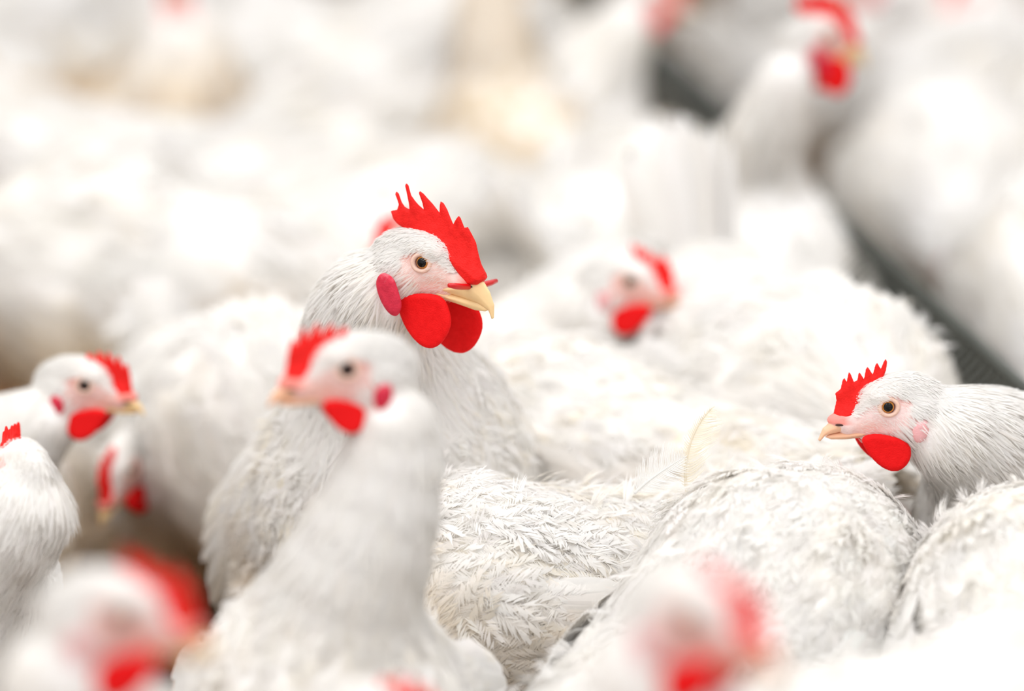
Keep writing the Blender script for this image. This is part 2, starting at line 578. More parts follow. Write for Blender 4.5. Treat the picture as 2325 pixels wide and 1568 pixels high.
class Coat:
    def __init__(s):
        s.V, s.Q, s.T, s.N, s.C, s.n = [], [], [], [], [], 0

    def add(s, r):
        V, q, t, n, c = r
        s.V.append(V); s.Q.append(q + s.n); s.T.append(t + s.n); s.N.append(n); s.C.append(c)
        s.n += len(V)

    def mesh(s, name):
        return mesh_from(name, np.concatenate(s.V), np.concatenate(s.Q), np.concatenate(s.T), np.concatenate(s.C), np.concatenate(s.N), M['coat'])


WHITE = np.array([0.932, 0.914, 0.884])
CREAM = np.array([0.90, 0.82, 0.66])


def unit(a):
    return a / (np.linalg.norm(a, axis=-1, keepdims=True) + 1e-12)


def vnoise(P, f, seed):
    r = np.random.default_rng(seed)
    out = np.zeros(len(P))
    for _ in range(5):
        k = r.standard_normal(3) * f
        out += np.sin(P @ k + r.uniform(0, 6.28))
    return out / 3


# ------------------------------------------------------------------ one bird
def bez(a, b, c, d, n):
    t = np.linspace(0, 1, n)[:, None]
    return (1 - t) ** 3 * a + 3 * (1 - t) ** 2 * t * b + 3 * (1 - t) * t * t * c + t ** 3 * d


def rot(heading, pitch=0, roll=0):
    """columns: forward, left, up"""
    h, p, r = [math.radians(a) for a in (heading, pitch, roll)]
    Rz = np.array([[math.cos(h), -math.sin(h), 0], [math.sin(h), math.cos(h), 0], [0, 0, 1]])
    Ry = np.array([[math.cos(p), 0, -math.sin(p)], [0, 1, 0], [math.sin(p), 0, math.cos(p)]])
    Rx = np.array([[1, 0, 0], [0, math.cos(r), -math.sin(r)], [0, math.sin(r), math.cos(r)]])
    return Rz @ Ry @ Rx


def leg_mesh(s, fine):
    bag = Bag()
    seg = 10 if fine > 1 else 7
    bag.add(*tube(np.array([(0, 0, .16), (-.012, 0, .115), (-.004, 0, .06), (0.004, 0, .018), (.006, 0, .010)]) * s, np.array([.016, .0105, .0085, .009, .010]) * s, seg))
    for a, l in ((-32, .062), (0, .075), (32, .062), (180, .034)):
        c, sn = math.cos(math.radians(a)), math.sin(math.radians(a))
        bag.add(*tube(np.array([(.004, 0, .012), (.004 + c * l * .45, sn * l * .45, .010), (.004 + c * l * .85, sn * l * .85, .006), (.004 + c * l * 1.05, sn * l * 1.05, .003)]) * s,
                      np.array([.0075, .006, .0045, .0012]) * s, seg))
    return bag.mesh('leg', 'leg')


GROUP = {}


def bird(label, body, bh, head=None, hh=None, hp=0, hr=0, eye=None, sex='F', s=1.0, fine=2, name='hen', group=None, comb=None, comb_s=1.0,
         lobe='lobe_pale', wattle_s=(1, 1), skin=(0.80, 0.50, 0.46), peg=False, pitch=8, cream=0.35, tail=1.0, tail_up=38, seed=1, fluff=1.0, iris='iris', beak='beak', crouch=0.0,
         ruff=.25, neck_r=1.0, stain_shade=.225, stain_shade_amt=.7, wing_len=1.0, bend=None, hs=None):
    """body: (x, y) on the floor; bh: heading of the body; eye: (px, py, depth) of the near eye or head: body-local position of the head"""
    global RNG
    RNG = np.random.default_rng(seed * 101 + 5)
    root = bpy.data.objects.new(name, None)
    COL.objects.link(root)
    root.empty_display_size = 0.1
    root.location = (body[0], body[1], 0)
    root.rotation_euler = (0, 0, math.radians(bh))
    root['label'], root['category'] = label, 'rooster' if sex == 'M' else 'chicken'
    if group:
        root['group'] = group
    Rb = rot(bh)
    origin = np.array([body[0], body[1], 0.0])
    hs = hs or (1.0 if sex == 'M' else 0.96)
    mm = 0.001 * hs
    hh = bh if hh is None else hh
    Hw = rot(hh, hp, hr)
    H = Rb.T @ Hw                                    # head frame in the bird's own frame
    if eye is not None:
        E = np.array(at(*eye))
        side = 1.0 if (Hw[:, 1] @ (np.array(cam.location) - E)) > 0 else -1.0
        O = Rb.T @ (E - Hw @ np.array([0, side * 14.5 * mm, 0]) - origin)
    else:
        O = np.asarray(head, float) * s
    h2b = lambda p: O + (np.asarray(p, float) * mm) @ H.T
    dz = -crouch

    # ---- spine and solid
    pit = rot(0, pitch)
    tc = np.array([0, 0, .245 + dz]) * s
    tb = lambda p: tc + (np.asarray(p) * s) @ pit.T
    n0 = tb((.085, 0, .035))
    nb = h2b((-24, 0, -12))
    gap = np.linalg.norm(nb - n0)
    tdir = unit(H @ np.array([0.45, 0, 0.9])) if bend is None else unit(H @ np.array(bend))
    NK = bez(n0, n0 + gap * 0.42 * unit(np.array([.45, 0, .9]) if nb[2] > n0[2] + .02 else np.array([.8, 0, .25])), nb - gap * 0.38 * tdir, nb, 9)
    nr = np.interp(np.linspace(0, 1, 9), [0, .25, .6, .88, 1], [.080, .059, .042, .028, .017]) * s * neck_r
    hb = [h2b((42, 0, -20)), h2b((-50, 0, -30))]
    step_b, step_h = {3: (.0065, .0016), 2: (.009, .0028), 1: (.012, .0042)}[fine]
    allp = np.array([tb((-.25, -.13, -.2)), tb((.2, .13, .2)), *NK, h2b((50, 25, 40)), h2b((-60, -25, -50)), h2b((-60, 25, 40)), h2b((50, -25, -50))])
    lo, hi = allp.min(0) - .09 * s, allp.max(0) + .05 * s
    lo[2] = max(lo[2], 0.02)
    hc = np.array([h2b((x, y, z)) for x in (-38, 34) for y in (-20, 20) for z in (-38, 27)])
    hlo, hhi = hc.min(0), hc.max(0)

    def axis(i):
        a = np.arange(lo[i], hlo[i], step_b)
        b = np.arange(hlo[i], hhi[i], step_h)
        c = np.arange(hhi[i], hi[i] + step_b, step_b)
        v = np.concatenate([a, b, c])
        return v[np.concatenate([[True], np.diff(v) > step_h * 0.3])].astype(np.float32)
    xs, ys, zs = axis(0), axis(1), axis(2)
    X = np.stack(np.meshgrid(xs, ys, zs, indexing='ij'), -1)

    def solid(P):
        F = ell(P, tb((0, 0, 0)), np.array((.165, .108, .100)) * s, pit)
        F = smin(F, ell(P, tb((.085, 0, -.02)), np.array((.085, .090, .098)) * s, pit), .04 * s)
        F = smin(F, ell(P, tb((-.135, 0, .012)), np.array((.095, .074, .070)) * s, pit), .045 * s)
        F = smin(F, ell(P, tb((-.07, 0, -.06)), np.array((.105, .088, .075)) * s, pit), .04 * s)
        F = smin(F, cone(P, tb((-.16, 0, .03)), tb((-.235, 0, .075)), .055 * s, .018 * s), .04 * s)
        for sg in (1, -1):
            F = smin(F, cone(P, tb((.0, sg * .060, -.055)), np.array([.0, sg * .058, .115 + dz]) * s, .055 * s, .024 * s), .025 * s)
        N = None
        for i in range(8):
            c = cone(P, NK[i], NK[i + 1], nr[i], nr[i + 1])
            N = c if N is None else smin(N, c, .007 * s)
        F = smin(F, N, .055 * s)
        Pl = (P - O.astype(np.float32)) @ H.astype(np.float32) / mm
        m = (np.abs(Pl) < 90).all(-1)
        Q = Pl[m]
        h = ell(Q, (-12, 0, 1), (33, 13.5, 20.5))
        h = smin(h, cone(Q, (2, 0, -4), (27, 0, -15), 12.0, 8.0), 8)
        h = smin(h, cone(Q, (-14, 0, -15), (12, 0, -21), 12, 7.0), 8)
        h = smin(h, ell(Q, (33, 0, -11), (10, 7, 6)), 5)
        for sg in (1, -1):
            h = smin(h, ell(Q, (-22, sg * 8.5, -2), (8, 5.5, 7)), 4)           # ear coverts
            h = smin(h, ell(Q, (2, sg * 8.0, 8), (12, 4.5, 4)), 4)          # brow
            h = -smin(-h, np.sqrt(((Q - np.array([0, sg * 17.5, 0], np.float32)) ** 2).sum(-1)) - 6.5, 2.0)   # eye socket
        F[m] = smin(F[m], (h * mm).astype(np.float32), .010)
        return F

    F = solid(X.reshape(-1, 3).astype(np.float32)).reshape(X.shape[:3])
    V, Q = surface_nets(xs.astype(float), ys.astype(float), zs.astype(float), F)

    # ---- geometry of the surface
    fn = np.cross(V[Q[:, 2]] - V[Q[:, 0]], V[Q[:, 3]] - V[Q[:, 1]])
    ar = 0.5 * np.linalg.norm(fn, axis=1)
    vn = np.zeros_like(V)
    for k in range(4):
        np.add.at(vn, Q[:, k], fn)
    vn = unit(vn)
    # colours of the bare face
    Vl = (V - O) @ H / mm

    def bare(L_):
        x, y, z = L_[:, 0], L_[:, 1], L_[:, 2]
        top = np.interp(x, [-30, -14, 0, 13, 23, 29, 34], [-2, 6, 9.5, 1.5, -7, -6, 4])
        bot = np.interp(x, [-30, -15, 0, 10, 16], [-24, -27, -27, -30, -60])
        back = -27.0
        e = np.minimum(np.minimum(top - z, z - bot), x - back)
        e = np.where((np.abs(x) > 60) | (np.abs(z) > 60) | (np.abs(y) > 21), -20, e)
        e = np.where((x > 27) & (x < 60) & (z > -40) & (z < 40) & (np.abs(y) < 30), np.maximum(e, 4), e)
        return np.minimum(e, (np.hypot((x + 22) / 7, (z + 2) / 5.5) - 1) * 6)

    def lobe_zone(L_):
        c, r_ = ((-19, -24), (10, 15)) if sex == 'M' else ((-22, -18), (8, 11))
        return (np.hypot((L_[:, 0] - c[0]) / r_[0], (L_[:, 2] - c[1]) / r_[1]) < 1) & (np.abs(L_[:, 1]) > 6) & (np.abs(L_) < 60).all(1)
    f = np.clip(bare(Vl) / 3.5 + 0.5, 0, 1)[:, None]
    nz = vnoise(V, 420, 3)[:, None]
    face = np.array(skin) + 0.05 * nz
    red = np.array([0.80, 0.20, 0.14])
    w1 = np.exp(-(((Vl[:, 0] + 15) / 8) ** 2 + ((Vl[:, 2] - 5) / 4.5) ** 2))[:, None]
    w2 = np.exp(-(((Vl[:, 0] - 14) / 13) ** 2 + ((Vl[:, 2] + 16) / 6) ** 2))[:, None]
    w3 = np.clip((Vl[:, 0:1] - 24) / 8, 0, 1) * (Vl[:, 2:3] > -14)
    face = face * (1 - .55 * w1) + red * .55 * w1
    face = face * (1 - .35 * w2) + np.array([0.85, 0.36, 0.22]) * .35 * w2
    face = face * (1 - .8 * w3) + np.array([0.86, 0.20, 0.15]) * .8 * w3
    down = WHITE * (0.985 + .015 * nz)
    dl = np.clip((stain_shade * s - V[:, 2]) / .10, 0, 1)[:, None] * stain_shade_amt  # ochre on the lower plumage: litter dirt, and painted shade on some birds
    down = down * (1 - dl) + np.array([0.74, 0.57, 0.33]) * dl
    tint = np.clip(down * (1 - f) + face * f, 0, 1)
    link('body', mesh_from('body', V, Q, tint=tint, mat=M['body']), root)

    # ---- plumage
    spine = np.concatenate([[h2b((35, 0, -6)), h2b((5, 0, 4)), h2b((-20, 0, 4))], NK[::-1], [tb((.04, 0, .02)), tb((-.05, 0, .02)), tb((-.15, 0, .03)), tb((-.25, 0, .06))]])
    st = unit(np.gradient(spine, axis=0))

    def sample(n, weight):
        w = ar * weight
        f_ = RNG.choice(len(Q), n, p=w / w.sum())
        a, b = RNG.random((2, n))
        p = (V[Q[f_, 0]] * (1 - a)[:, None] + V[Q[f_, 1]] * a[:, None]) * (1 - b)[:, None] + (V[Q[f_, 3]] * (1 - a)[:, None] + V[Q[f_, 2]] * a[:, None]) * b[:, None]
        nrm = unit(vn[Q[f_, 0]] + vn[Q[f_, 1]] + vn[Q[f_, 2]] + vn[Q[f_, 3]])
        return p, nrm

    fc = V[Q].mean(1)
    dd = ((fc[:, None] - spine[None]) ** 2).sum(-1)
    near_i = dd.argmin(1)
    hl = (fc - O) @ H / mm
    is_head = (near_i <= 2) & (np.abs(hl) < 70).all(1)
    is_neck = (near_i > 2) & (near_i <= 8)
    is_body = near_i > 8
    low = fc[:, 2] > (.14 + dz) * s
    b_ = bare(hl)
    nolobe = 1.0 - lobe_zone(hl)

    def flow(p, nrm, spread=.25):
        d2 = ((p[:, None] - spine[None]) ** 2).sum(-1)
        w = np.exp(-(d2 - d2.min(1, keepdims=True)) / (.03 * s) ** 2)
        t = unit((w[..., None] * st[None]).sum(1) / w.sum(1)[:, None])
        t = t + np.array([0, 0, -.32]) + spread * RNG.standard_normal(p.shape)
        t = t - nrm * (t * nrm).sum(-1, keepdims=True)
        return unit(t)

    STAIN_SHADE = np.array([0.74, 0.57, 0.33])  # ochre for litter dirt, also used to paint shade into the feathers

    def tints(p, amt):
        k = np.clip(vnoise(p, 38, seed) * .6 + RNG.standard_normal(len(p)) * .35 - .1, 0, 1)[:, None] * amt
        d = np.clip((stain_shade * s - p[:, 2]) / .10 + .25 * vnoise(p, 30, seed + 3), 0, 1)[:, None] * stain_shade_amt
        return np.clip(((WHITE * (1 - k) + CREAM * k) * (1 - d) + STAIN_SHADE * d) * (1 + .015 * RNG.standard_normal((len(p), 1))), 0, .96)

    coat = Coat()
    mult = {3: 1.0, 2: .36, 1: .11}[fine] * fluff
    big = {3: 1.0, 2: 1.35, 1: 2.1}[fine]
    p, n = sample(int((2300 if fine == 3 else 2500) * mult), is_body * low * 1.0)
    rf = np.clip(vnoise(p, 45, seed + 9) * 1.2 + ruff - .5, 0, 1)
    L = s * big * (.024 + .010 * RNG.random(len(p)) + .008 * rf)
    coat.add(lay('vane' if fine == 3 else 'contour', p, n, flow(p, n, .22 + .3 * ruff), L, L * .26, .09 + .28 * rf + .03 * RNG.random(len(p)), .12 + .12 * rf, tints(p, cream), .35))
    p, n = sample(int((5600 if fine == 3 else 4600) * mult), is_body * low * 1.0)
    L = s * big * (.014 + .008 * RNG.random(len(p)))
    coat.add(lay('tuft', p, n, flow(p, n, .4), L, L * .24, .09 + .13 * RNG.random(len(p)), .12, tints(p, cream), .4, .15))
    p, n = sample(int(420 * mult) + 40, is_body * low * 1.0)
    L = s * (.014 + .010 * RNG.random(len(p)))
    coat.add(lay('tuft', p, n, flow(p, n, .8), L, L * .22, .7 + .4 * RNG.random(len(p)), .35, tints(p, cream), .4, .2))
    p, n = sample(int((11000 if fine == 3 else 4200) * mult), is_neck * nolobe)
    tn = np.clip(np.sqrt(((p - nb) ** 2).sum(-1)) / (.2 * s), 0, 1)
    L = s * big * (.016 + .016 * tn) * (.8 + .4 * RNG.random(len(p)))
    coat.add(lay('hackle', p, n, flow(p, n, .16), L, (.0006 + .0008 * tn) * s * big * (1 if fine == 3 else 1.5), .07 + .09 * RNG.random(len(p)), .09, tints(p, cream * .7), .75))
    p, n = sample(int((6000 if fine == 3 else 2600) * mult) + 150, is_head * (b_ < 0.5) * nolobe)
    hlp = (p - O) @ H / mm
    L = hs * (.0045 + .006 * np.clip(-hlp[:, 0] / 35, 0, 1)) * (.7 + .6 * RNG.random(len(p))) * (1 + .4 * (big - 1))
    coat.add(lay('hackle', p, n, flow(p, n, .22), L, L * .07 * big, .04 + .1 * RNG.random(len(p)), .07, tints(p, cream * .2), .8))
    if fine >= 2:
        p, n = sample(int(700 * mult), is_head * (b_ > -1) * (hl[:, 0] < 20) * (np.hypot(hl[:, 0], hl[:, 2]) > 8))
        L = (.0022 + .0025 * RNG.random(len(p))) * hs
        coat.add(lay('hackle', p, n, flow(p, n, .25), L, .00013, .30, .1, tints(p, 0), .6))
    link('plumage', coat.mesh('plumage'), root)

    # ---- wings and tail
    for sg in (1, -1):
        wc = Coat()
        nf = {3: 150, 2: 90, 1: 36}[fine]
        i = np.arange(nf)
        row = i % 3
        u = ((i // 3) + .5) / (nf / 3)
        ang = np.radians(112 - 205 * u)
        # rows of coverts, secondaries and primaries laid over an oval shield
        px_ = .085 - .17 * u - .02 * row
        pz_ = .055 - .075 * np.sin(u * 2.4) * np.array([.25, .6, 1.0])[row] - .02 * u
        def side_of(x_, z_):
            y_ = .108 * np.sqrt(np.clip(1 - (x_ / .175) ** 2 - (z_ / .105) ** 2, .02, 1)) + .007
            n_ = np.stack([x_ / .175 ** 2, sg * y_ / .108 ** 2, z_ / .105 ** 2], 1)
            return sg * y_, unit(n_)
        py_, N0 = side_of(px_, pz_)
        py_ = py_ + sg * .002 * row
        P0 = tb(np.stack([px_, py_, pz_], 1))
        N0 = unit(N0 @ pit.T)
        T0 = unit(np.stack([-np.ones(nf), -sg * (.16 + .30 * u), -.25 + .42 * u + .05 * RNG.standard_normal(nf)], 1)) @ pit.T
        T0 = unit(T0 - N0 * (T0 * N0).sum(1, keepdims=True))
        Lw = s * np.where(row > 0, wing_len, 1) * np.array([.055, .085, .115])[row] * (.9 + .2 * RNG.random(nf)) * (1.0 - .15 * (1 - u))
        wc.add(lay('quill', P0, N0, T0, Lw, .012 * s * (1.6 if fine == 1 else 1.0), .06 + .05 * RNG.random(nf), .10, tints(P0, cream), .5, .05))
        k = int(450 * mult)
        a = RNG.random((k, 2))
        x1, z1 = .10 - .20 * a[:, 0], .055 - .095 * a[:, 1] * (1 - .4 * a[:, 0])
        y1, N1 = side_of(x1, z1)
        P1 = tb(np.stack([x1, y1 + sg * .004, z1], 1))
        N1 = unit(N1 @ pit.T)
        T1 = unit(np.stack([-np.ones(k), 0 * a[:, 0], -.25 + .5 * RNG.standard_normal(k) * .5], 1)) @ pit.T
        L1 = s * big * (.022 + .012 * RNG.random(k))
        wc.add(lay('contour', P1, N1, unit(T1 - N1 * (T1 * N1).sum(1, keepdims=True)), L1, L1 * .32, .10 + .06 * RNG.random(k), .13, tints(P1, cream), .5))
        link('wing', wc.mesh('wing'), root)
    if tail > 0:
        tcoat = Coat()
        nt = {3: 40, 2: 26, 1: 16}[fine]
        a = np.linspace(-1, 1, nt)
        lay_ = np.arange(nt) % 2
        tu = math.radians(tail_up)
        P2 = tb(np.stack([-.20 - .02 * lay_, a * .024, .055 + .02 * (1 - np.abs(a)) - .012 * lay_], 1))
        up = tu + .25 * (1 - np.abs(a)) + .1 * RNG.standard_normal(nt)
        T2 = unit(np.stack([-np.cos(up), a * .24, np.sin(up)], 1))
        N2 = unit(np.stack([np.sin(up), .9 * np.sign(a) * np.abs(a) ** .5, np.cos(up) * .6], 1))
        N2 = unit(N2 - T2 * (N2 * T2).sum(1, keepdims=True))
        L2 = s * tail * (.105 + .03 * RNG.random(nt))
        tcoat.add(lay('quill', P2, N2, T2, L2, .012 * s, .05, .12, tints(P2, cream), .5, .06))
        k = int(500 * mult)
        q = RNG.standard_normal((k, 3)) * .5
        P3 = tb(np.stack([-.19 - .05 * RNG.random(k), .045 * np.clip(q[:, 0], -1, 1), .055 + .04 * np.clip(q[:, 1], -1, 1)], 1))
        N3 = unit(np.stack([-.3 + 0 * q[:, 0], q[:, 0], .6 + q[:, 1]], 1))
        T3 = unit(np.stack([-np.ones(k), .3 * q[:, 2], .3 + .3 * q[:, 0]], 1))
        T3 = unit(T3 - N3 * (T3 * N3).sum(1, keepdims=True))
        L3 = s * big * (.03 + .02 * RNG.random(k))
        tcoat.add(lay('tuft', P3, N3, T3, L3, L3 * .3, .3, .2, tints(P3, cream), .5, .15))
        link('tail', tcoat.mesh('tail'), root)

    # ---- head parts, all placed with the head's own frame
    def place(nm, me, scale=(1, 1, 1), off=(0, 0, 0), R=None, parent=root):
        o = link(nm, me, parent)
        A = np.eye(4)
        A[:3, :3] = (H if R is None else H @ R) @ np.diag(np.asarray(scale, float) * hs)
        A[:3, 3] = h2b(off)
        mtx = Matrix(A.tolist())
        o.matrix_local = mtx
        return o
    mdl = 'M' if sex == 'M' else 'F'
    cm = comb or mdl
    base_z = 10 if sex == 'M' else 0
    place('comb', head_mesh('comb', cm, fine, 'comb'), (1, 1, comb_s), (0, 0, base_z * (1 - comb_s)))
    b = place('upper_beak', head_mesh('upper', mdl, fine, beak))
    place('lower_beak', head_mesh('lower', mdl, fine, beak))
    def lateral(c):
        yy = np.arange(8, 46, .5)
        v = solid(h2b(np.stack([c[0] + 0 * yy, yy, c[1] + 0 * yy], 1)).astype(np.float32))
        w = np.nonzero(v < 0)[0]
        return min(yy[w[-1]], 25.0 if sex == 'M' else 18.0) if len(w) else 12.0
    ly = max(lateral((-26, -22)), lateral((-22, -34))) if sex == 'M' else lateral((-24, -17))
    for sg, ws in ((1, wattle_s[0]), (-1, wattle_s[1])):
        o = place('wattle', head_mesh('wattle', mdl, fine, 'wattle'), (ws * 1.12, sg, ws), (-3.0 if sex == 'M' else 0, sg * 9.0, -20 * (1 - ws)), rot(0, 0, sg * 8))
        place('ear_lobe', head_mesh('lobe', mdl, fine, lobe), (1, 1, 1), (6 if sex == 'M' else 2, sg * (ly + (.8 if sex == 'M' else 1.8)), 0))
        # local z of the eye looks sideways
        Re = np.stack([np.array([0.96, -sg * .14, 0]), np.array([0, 0, 1.0]) * -sg, np.array([.14, sg * .97, .06])], 1)
        Re[:, 1] = np.cross(Re[:, 2], Re[:, 0])
        e = place('eye', ball('eye', .0062, iris, 28), (1, 1, 1), (0, sg * 9.2, 0), Re)
        if fine >= 2:
            p = link('pupil', ball('pupil', .0036, 'pupil', 24, .45), e)
            p.location = (0, 0, .0052)
            rg = link('eye_rim', torus('eye_rim', .0050, .00045, 'ring', 1.0), e)
            rg.location = (0, 0, .0037)
        place('eyelid', torus('eyelid', .0064, .0017, 'lid', 1.2), (1.08, 1.0, 1), (0, sg * 13.3, 0), Re)
        if fine >= 2:
            place('nostril', ball('nostril', .0020, 'nostril', 16, .5), (1.7, .5, 1), (35, sg * 6.6, -15 if sex == 'M' else -13.5), Re)
    if peg:
        bag = Bag()
        yy = np.linspace(-33, 33, 9)
        V_, Q_, T_ = tube(np.stack([0 * yy, yy, .0022 * yy ** 2 - .12 * yy], 1) * .001, np.array([.0016, .0022, .0023, .0022, .0019, .0022, .0023, .0022, .0016]), 14)
        bag.add(V_, Q_, T_)
        o = place('nose_peg', bag.mesh('nose_peg', 'peg'), (1, 1, 1), (35, 0, -16))
        o['label'] = 'red plastic peg through the nostrils'
    lm = leg_mesh(s, fine)
    for sg in (1, -1):
        o = link('leg', lm, root)
        o.location = (0.0, sg * .058 * s, 0)
    return root


# ------------------------------------------------------------------ setting: the littered barn floor
def floor():
    n = 90
    xs, ys = np.linspace(-4, 4, n), np.linspace(-1.0, 9.6, n)
    X, Y = np.meshgrid(xs, ys, indexing='ij')
    P = np.stack([X, Y, 0 * X], -1).reshape(-1, 3)
    P[:, 2] = -.012 + .006 * vnoise(P, 6, 4) + .004 * vnoise(P, 17, 5)
    P[:, 2] = np.minimum(P[:, 2], 0.002)
    i, j = np.meshgrid(np.arange(n - 1), np.arange(n - 1), indexing='ij')
    a = (i * n + j).ravel()
    Q = np.stack([a, a + n, a + n + 1, a + 1], 1)
    m, nt, N, L, p = new_mat('brown_wood_shaving_litter')
    tc = N.new('ShaderNodeTexCoord')
    n1 = N.new('ShaderNodeTexNoise'); n1.inputs['Scale'].default_value = 60; n1.inputs['Detail'].default_value = 8
    v1 = N.new('ShaderNodeTexVoronoi'); v1.inputs['Scale'].default_value = 130
    r = N.new('ShaderNodeValToRGB')
    r.color_ramp.elements[0].color = (0.10, 0.055, 0.03, 1)
    r.color_ramp.elements[1].color = (0.36, 0.25, 0.15, 1)
    r.color_ramp.elements[0].position, r.color_ramp.elements[1].position = .3, .75
    L.new(tc.outputs['Object'], n1.inputs['Vector']); L.new(tc.outputs['Object'], v1.inputs['Vector'])
    L.new(n1.outputs['Fac'], r.inputs['Fac']); L.new(r.outputs['Color'], p.inputs['Base Color'])
    b = N.new('ShaderNodeBump'); b.inputs['Strength'].default_value = .8; b.inputs['Distance'].default_value = .006
    L.new(v1.outputs['Distance'], b.inputs['Height']); L.new(b.outputs['Normal'], p.inputs['Normal'])
    p.inputs['Roughness'].default_value = .95
    o = link('floor', mesh_from('floor', P, Q, mat=m))
    o['kind'] = 'structure'
    o['label'] = 'barn floor covered in brown litter'


floor()


def wall(name, a, b, h=2.6):
    d = unit(np.array([b[0] - a[0], b[1] - a[1]]))
    n_ = np.array([-d[1], d[0]]) * .05
    V = [(*(np.array(p) + sg * n_), z) for z in (-.05, h) for p, sg in ((a, 1), (b, 1), (b, -1), (a, -1))]
    o = link(name, mesh_from(name, V, [(0, 3, 2, 1), (4, 5, 6, 7), (0, 1, 5, 4), (1, 2, 6, 5), (2, 3, 7, 6), (3, 0, 4, 7)], mat=M['limewash'], smooth=False))
    o['kind'], o['label'] = 'structure', 'whitewashed barn wall'


wall('wall_left', (-4, -1), (-4, 9.6))
wall('wall_right', (4, -1), (4, 9.6))
wall('wall_back', (-4, 9.6), (4, 9.6))


# ------------------------------------------------------------------ the wire-grilled feeding trough
def trough():
    a, b = np.array([.414, 3.0]), np.array([.113, 5.95])
    d = b - a
    Ln = np.linalg.norm(d)
    d /= Ln
    root = bpy.data.objects.new('feeding_trough', None)
    COL.objects.link(root)
    root.location = (a[0], a[1], 0)
    root.rotation_euler = (0, 0, math.atan2(d[1], d[0]))
    root['label'], root['category'] = 'long grey wire-grilled feeding trough running between the white birds', 'trough'
    z0, z1, w = .17, .235, .055
    prof = [(-w, z1), (-w * .75, z0), (w * .75, z0), (w, z1), (w + .004, z1), (w * .75 + .003, z0 - .004), (-w * .75 - .003, z0 - .004), (-w - .004, z1)]
    V = np.array([(x, y, z) for x in (0, Ln) for (y, z) in prof])
    k = len(prof)
    Q = [(i, (i + 1) % k, k + (i + 1) % k, k + i) for i in range(k)]
    link('channel', mesh_from('channel', V, Q, mat=M['sheet'], smooth=False), root)
    V = np.array([(x, y, z1 - .02) for x in np.linspace(0, Ln, 60) for y in (-w * .9, w * .9)])
    V[:, 2] += .004 * np.sin(V[:, 0] * 31)
    link('feed', mesh_from('feed', V, [(2 * i, 2 * i + 2, 2 * i + 3, 2 * i + 1) for i in range(59)], mat=M['feed']), root)
    bag = Bag()
    top = .325
    for x in np.arange(.01, Ln, .024):
        for sg in (1, -1):
            bag.add(*tube([(x, sg * w, z1), (x + .006, sg * w * .75, z1 + .05), (x + .01, 0, top)], .0018, 6))
    link('wire_grille', bag.mesh('wire_grille', 'zinc'), root)
    bag = Bag()
    bag.add(*tube([(0, 0, top), (Ln / 2, 0, top), (Ln, 0, top)], .005, 8))
    link('top_rail', bag.mesh('top_rail', 'zinc'), root)
    for x in np.arange(.25, Ln, .8):
        bag = Bag()
        bag.add(*tube([(x, -w, 0), (x, -w * .8, z0), (x, w * .8, z0), (x, w, 0)], .006, 8))
        link('support_leg', bag.mesh('support_leg', 'zinc'), root)


trough()
def plume(root, name, pts, w_left, w_right, seed, col, gaps=.25, n=64, label=None):
    """one loose vaned feather: a quill through four points of the barn and curved barbs on both sides"""
    r = np.random.default_rng(seed)
    bpy.context.view_layer.update()
    inv = np.array(root.matrix_world.inverted())
    P = [inv[:3, :3] @ np.array(p) + inv[:3, 3] for p in pts]
    view = inv[:3, :3] @ unit(np.array(cam.location) - np.array(pts[1]))
    C = bez(*P, 40)
    T = unit(np.gradient(C, axis=0))
    ln = np.linalg.norm(np.diff(C, axis=0), axis=1).sum()
    bag = Bag()
    bag.add(*tube(C, np.linspace(.0011, .0003, 40), 6))
    for sg, wd in ((1, w_left), (-1, w_right)):
        clump = r.uniform(-.15, .15, n // 4 + 2)
        for k in range(n):
            t = .10 + .88 * k / n
            i = min(int(t * 39), 38)
            b = unit(np.cross(view, T[i])) * sg
            l = wd * np.sin(np.pi * min(1, t * .9 + .12)) ** .6 * (1 - gaps * r.random())
            lean = .75 + clump[k // 4]
            c1 = C[i] + b * l * .5 + T[i] * l * .28 * lean + view * .0015
            c2 = C[i] + b * l + T[i] * l * .95 * lean + view * r.uniform(-.003, .004)
            cc = bez(C[i], C[i] + b * l * .3 + T[i] * l * .05, c1, c2, 6)
            wv = T[i] * ln * .88 / n * np.linspace(.85, .2, 6)[:, None]
            V = np.concatenate([cc - wv, cc + wv])
            bag.add(V, [(j, j + 1, j + 7, j + 6) for j in range(5)])
    o = link(name, bag.mesh(name, 'feather', np.array(col)), root)
    if label:
        o['label'] = label


#BIRDS

# ------------------------------------------------------------------ the flock
def G(px, d):
    """a spot on the floor straight below pixel column px, d metres from the camera"""
    return ((px - CX) / FPX * d, d * math.cos(PITCH))


LOWHEAD = dict(hp=-35, bend=(.9, 0, .35))
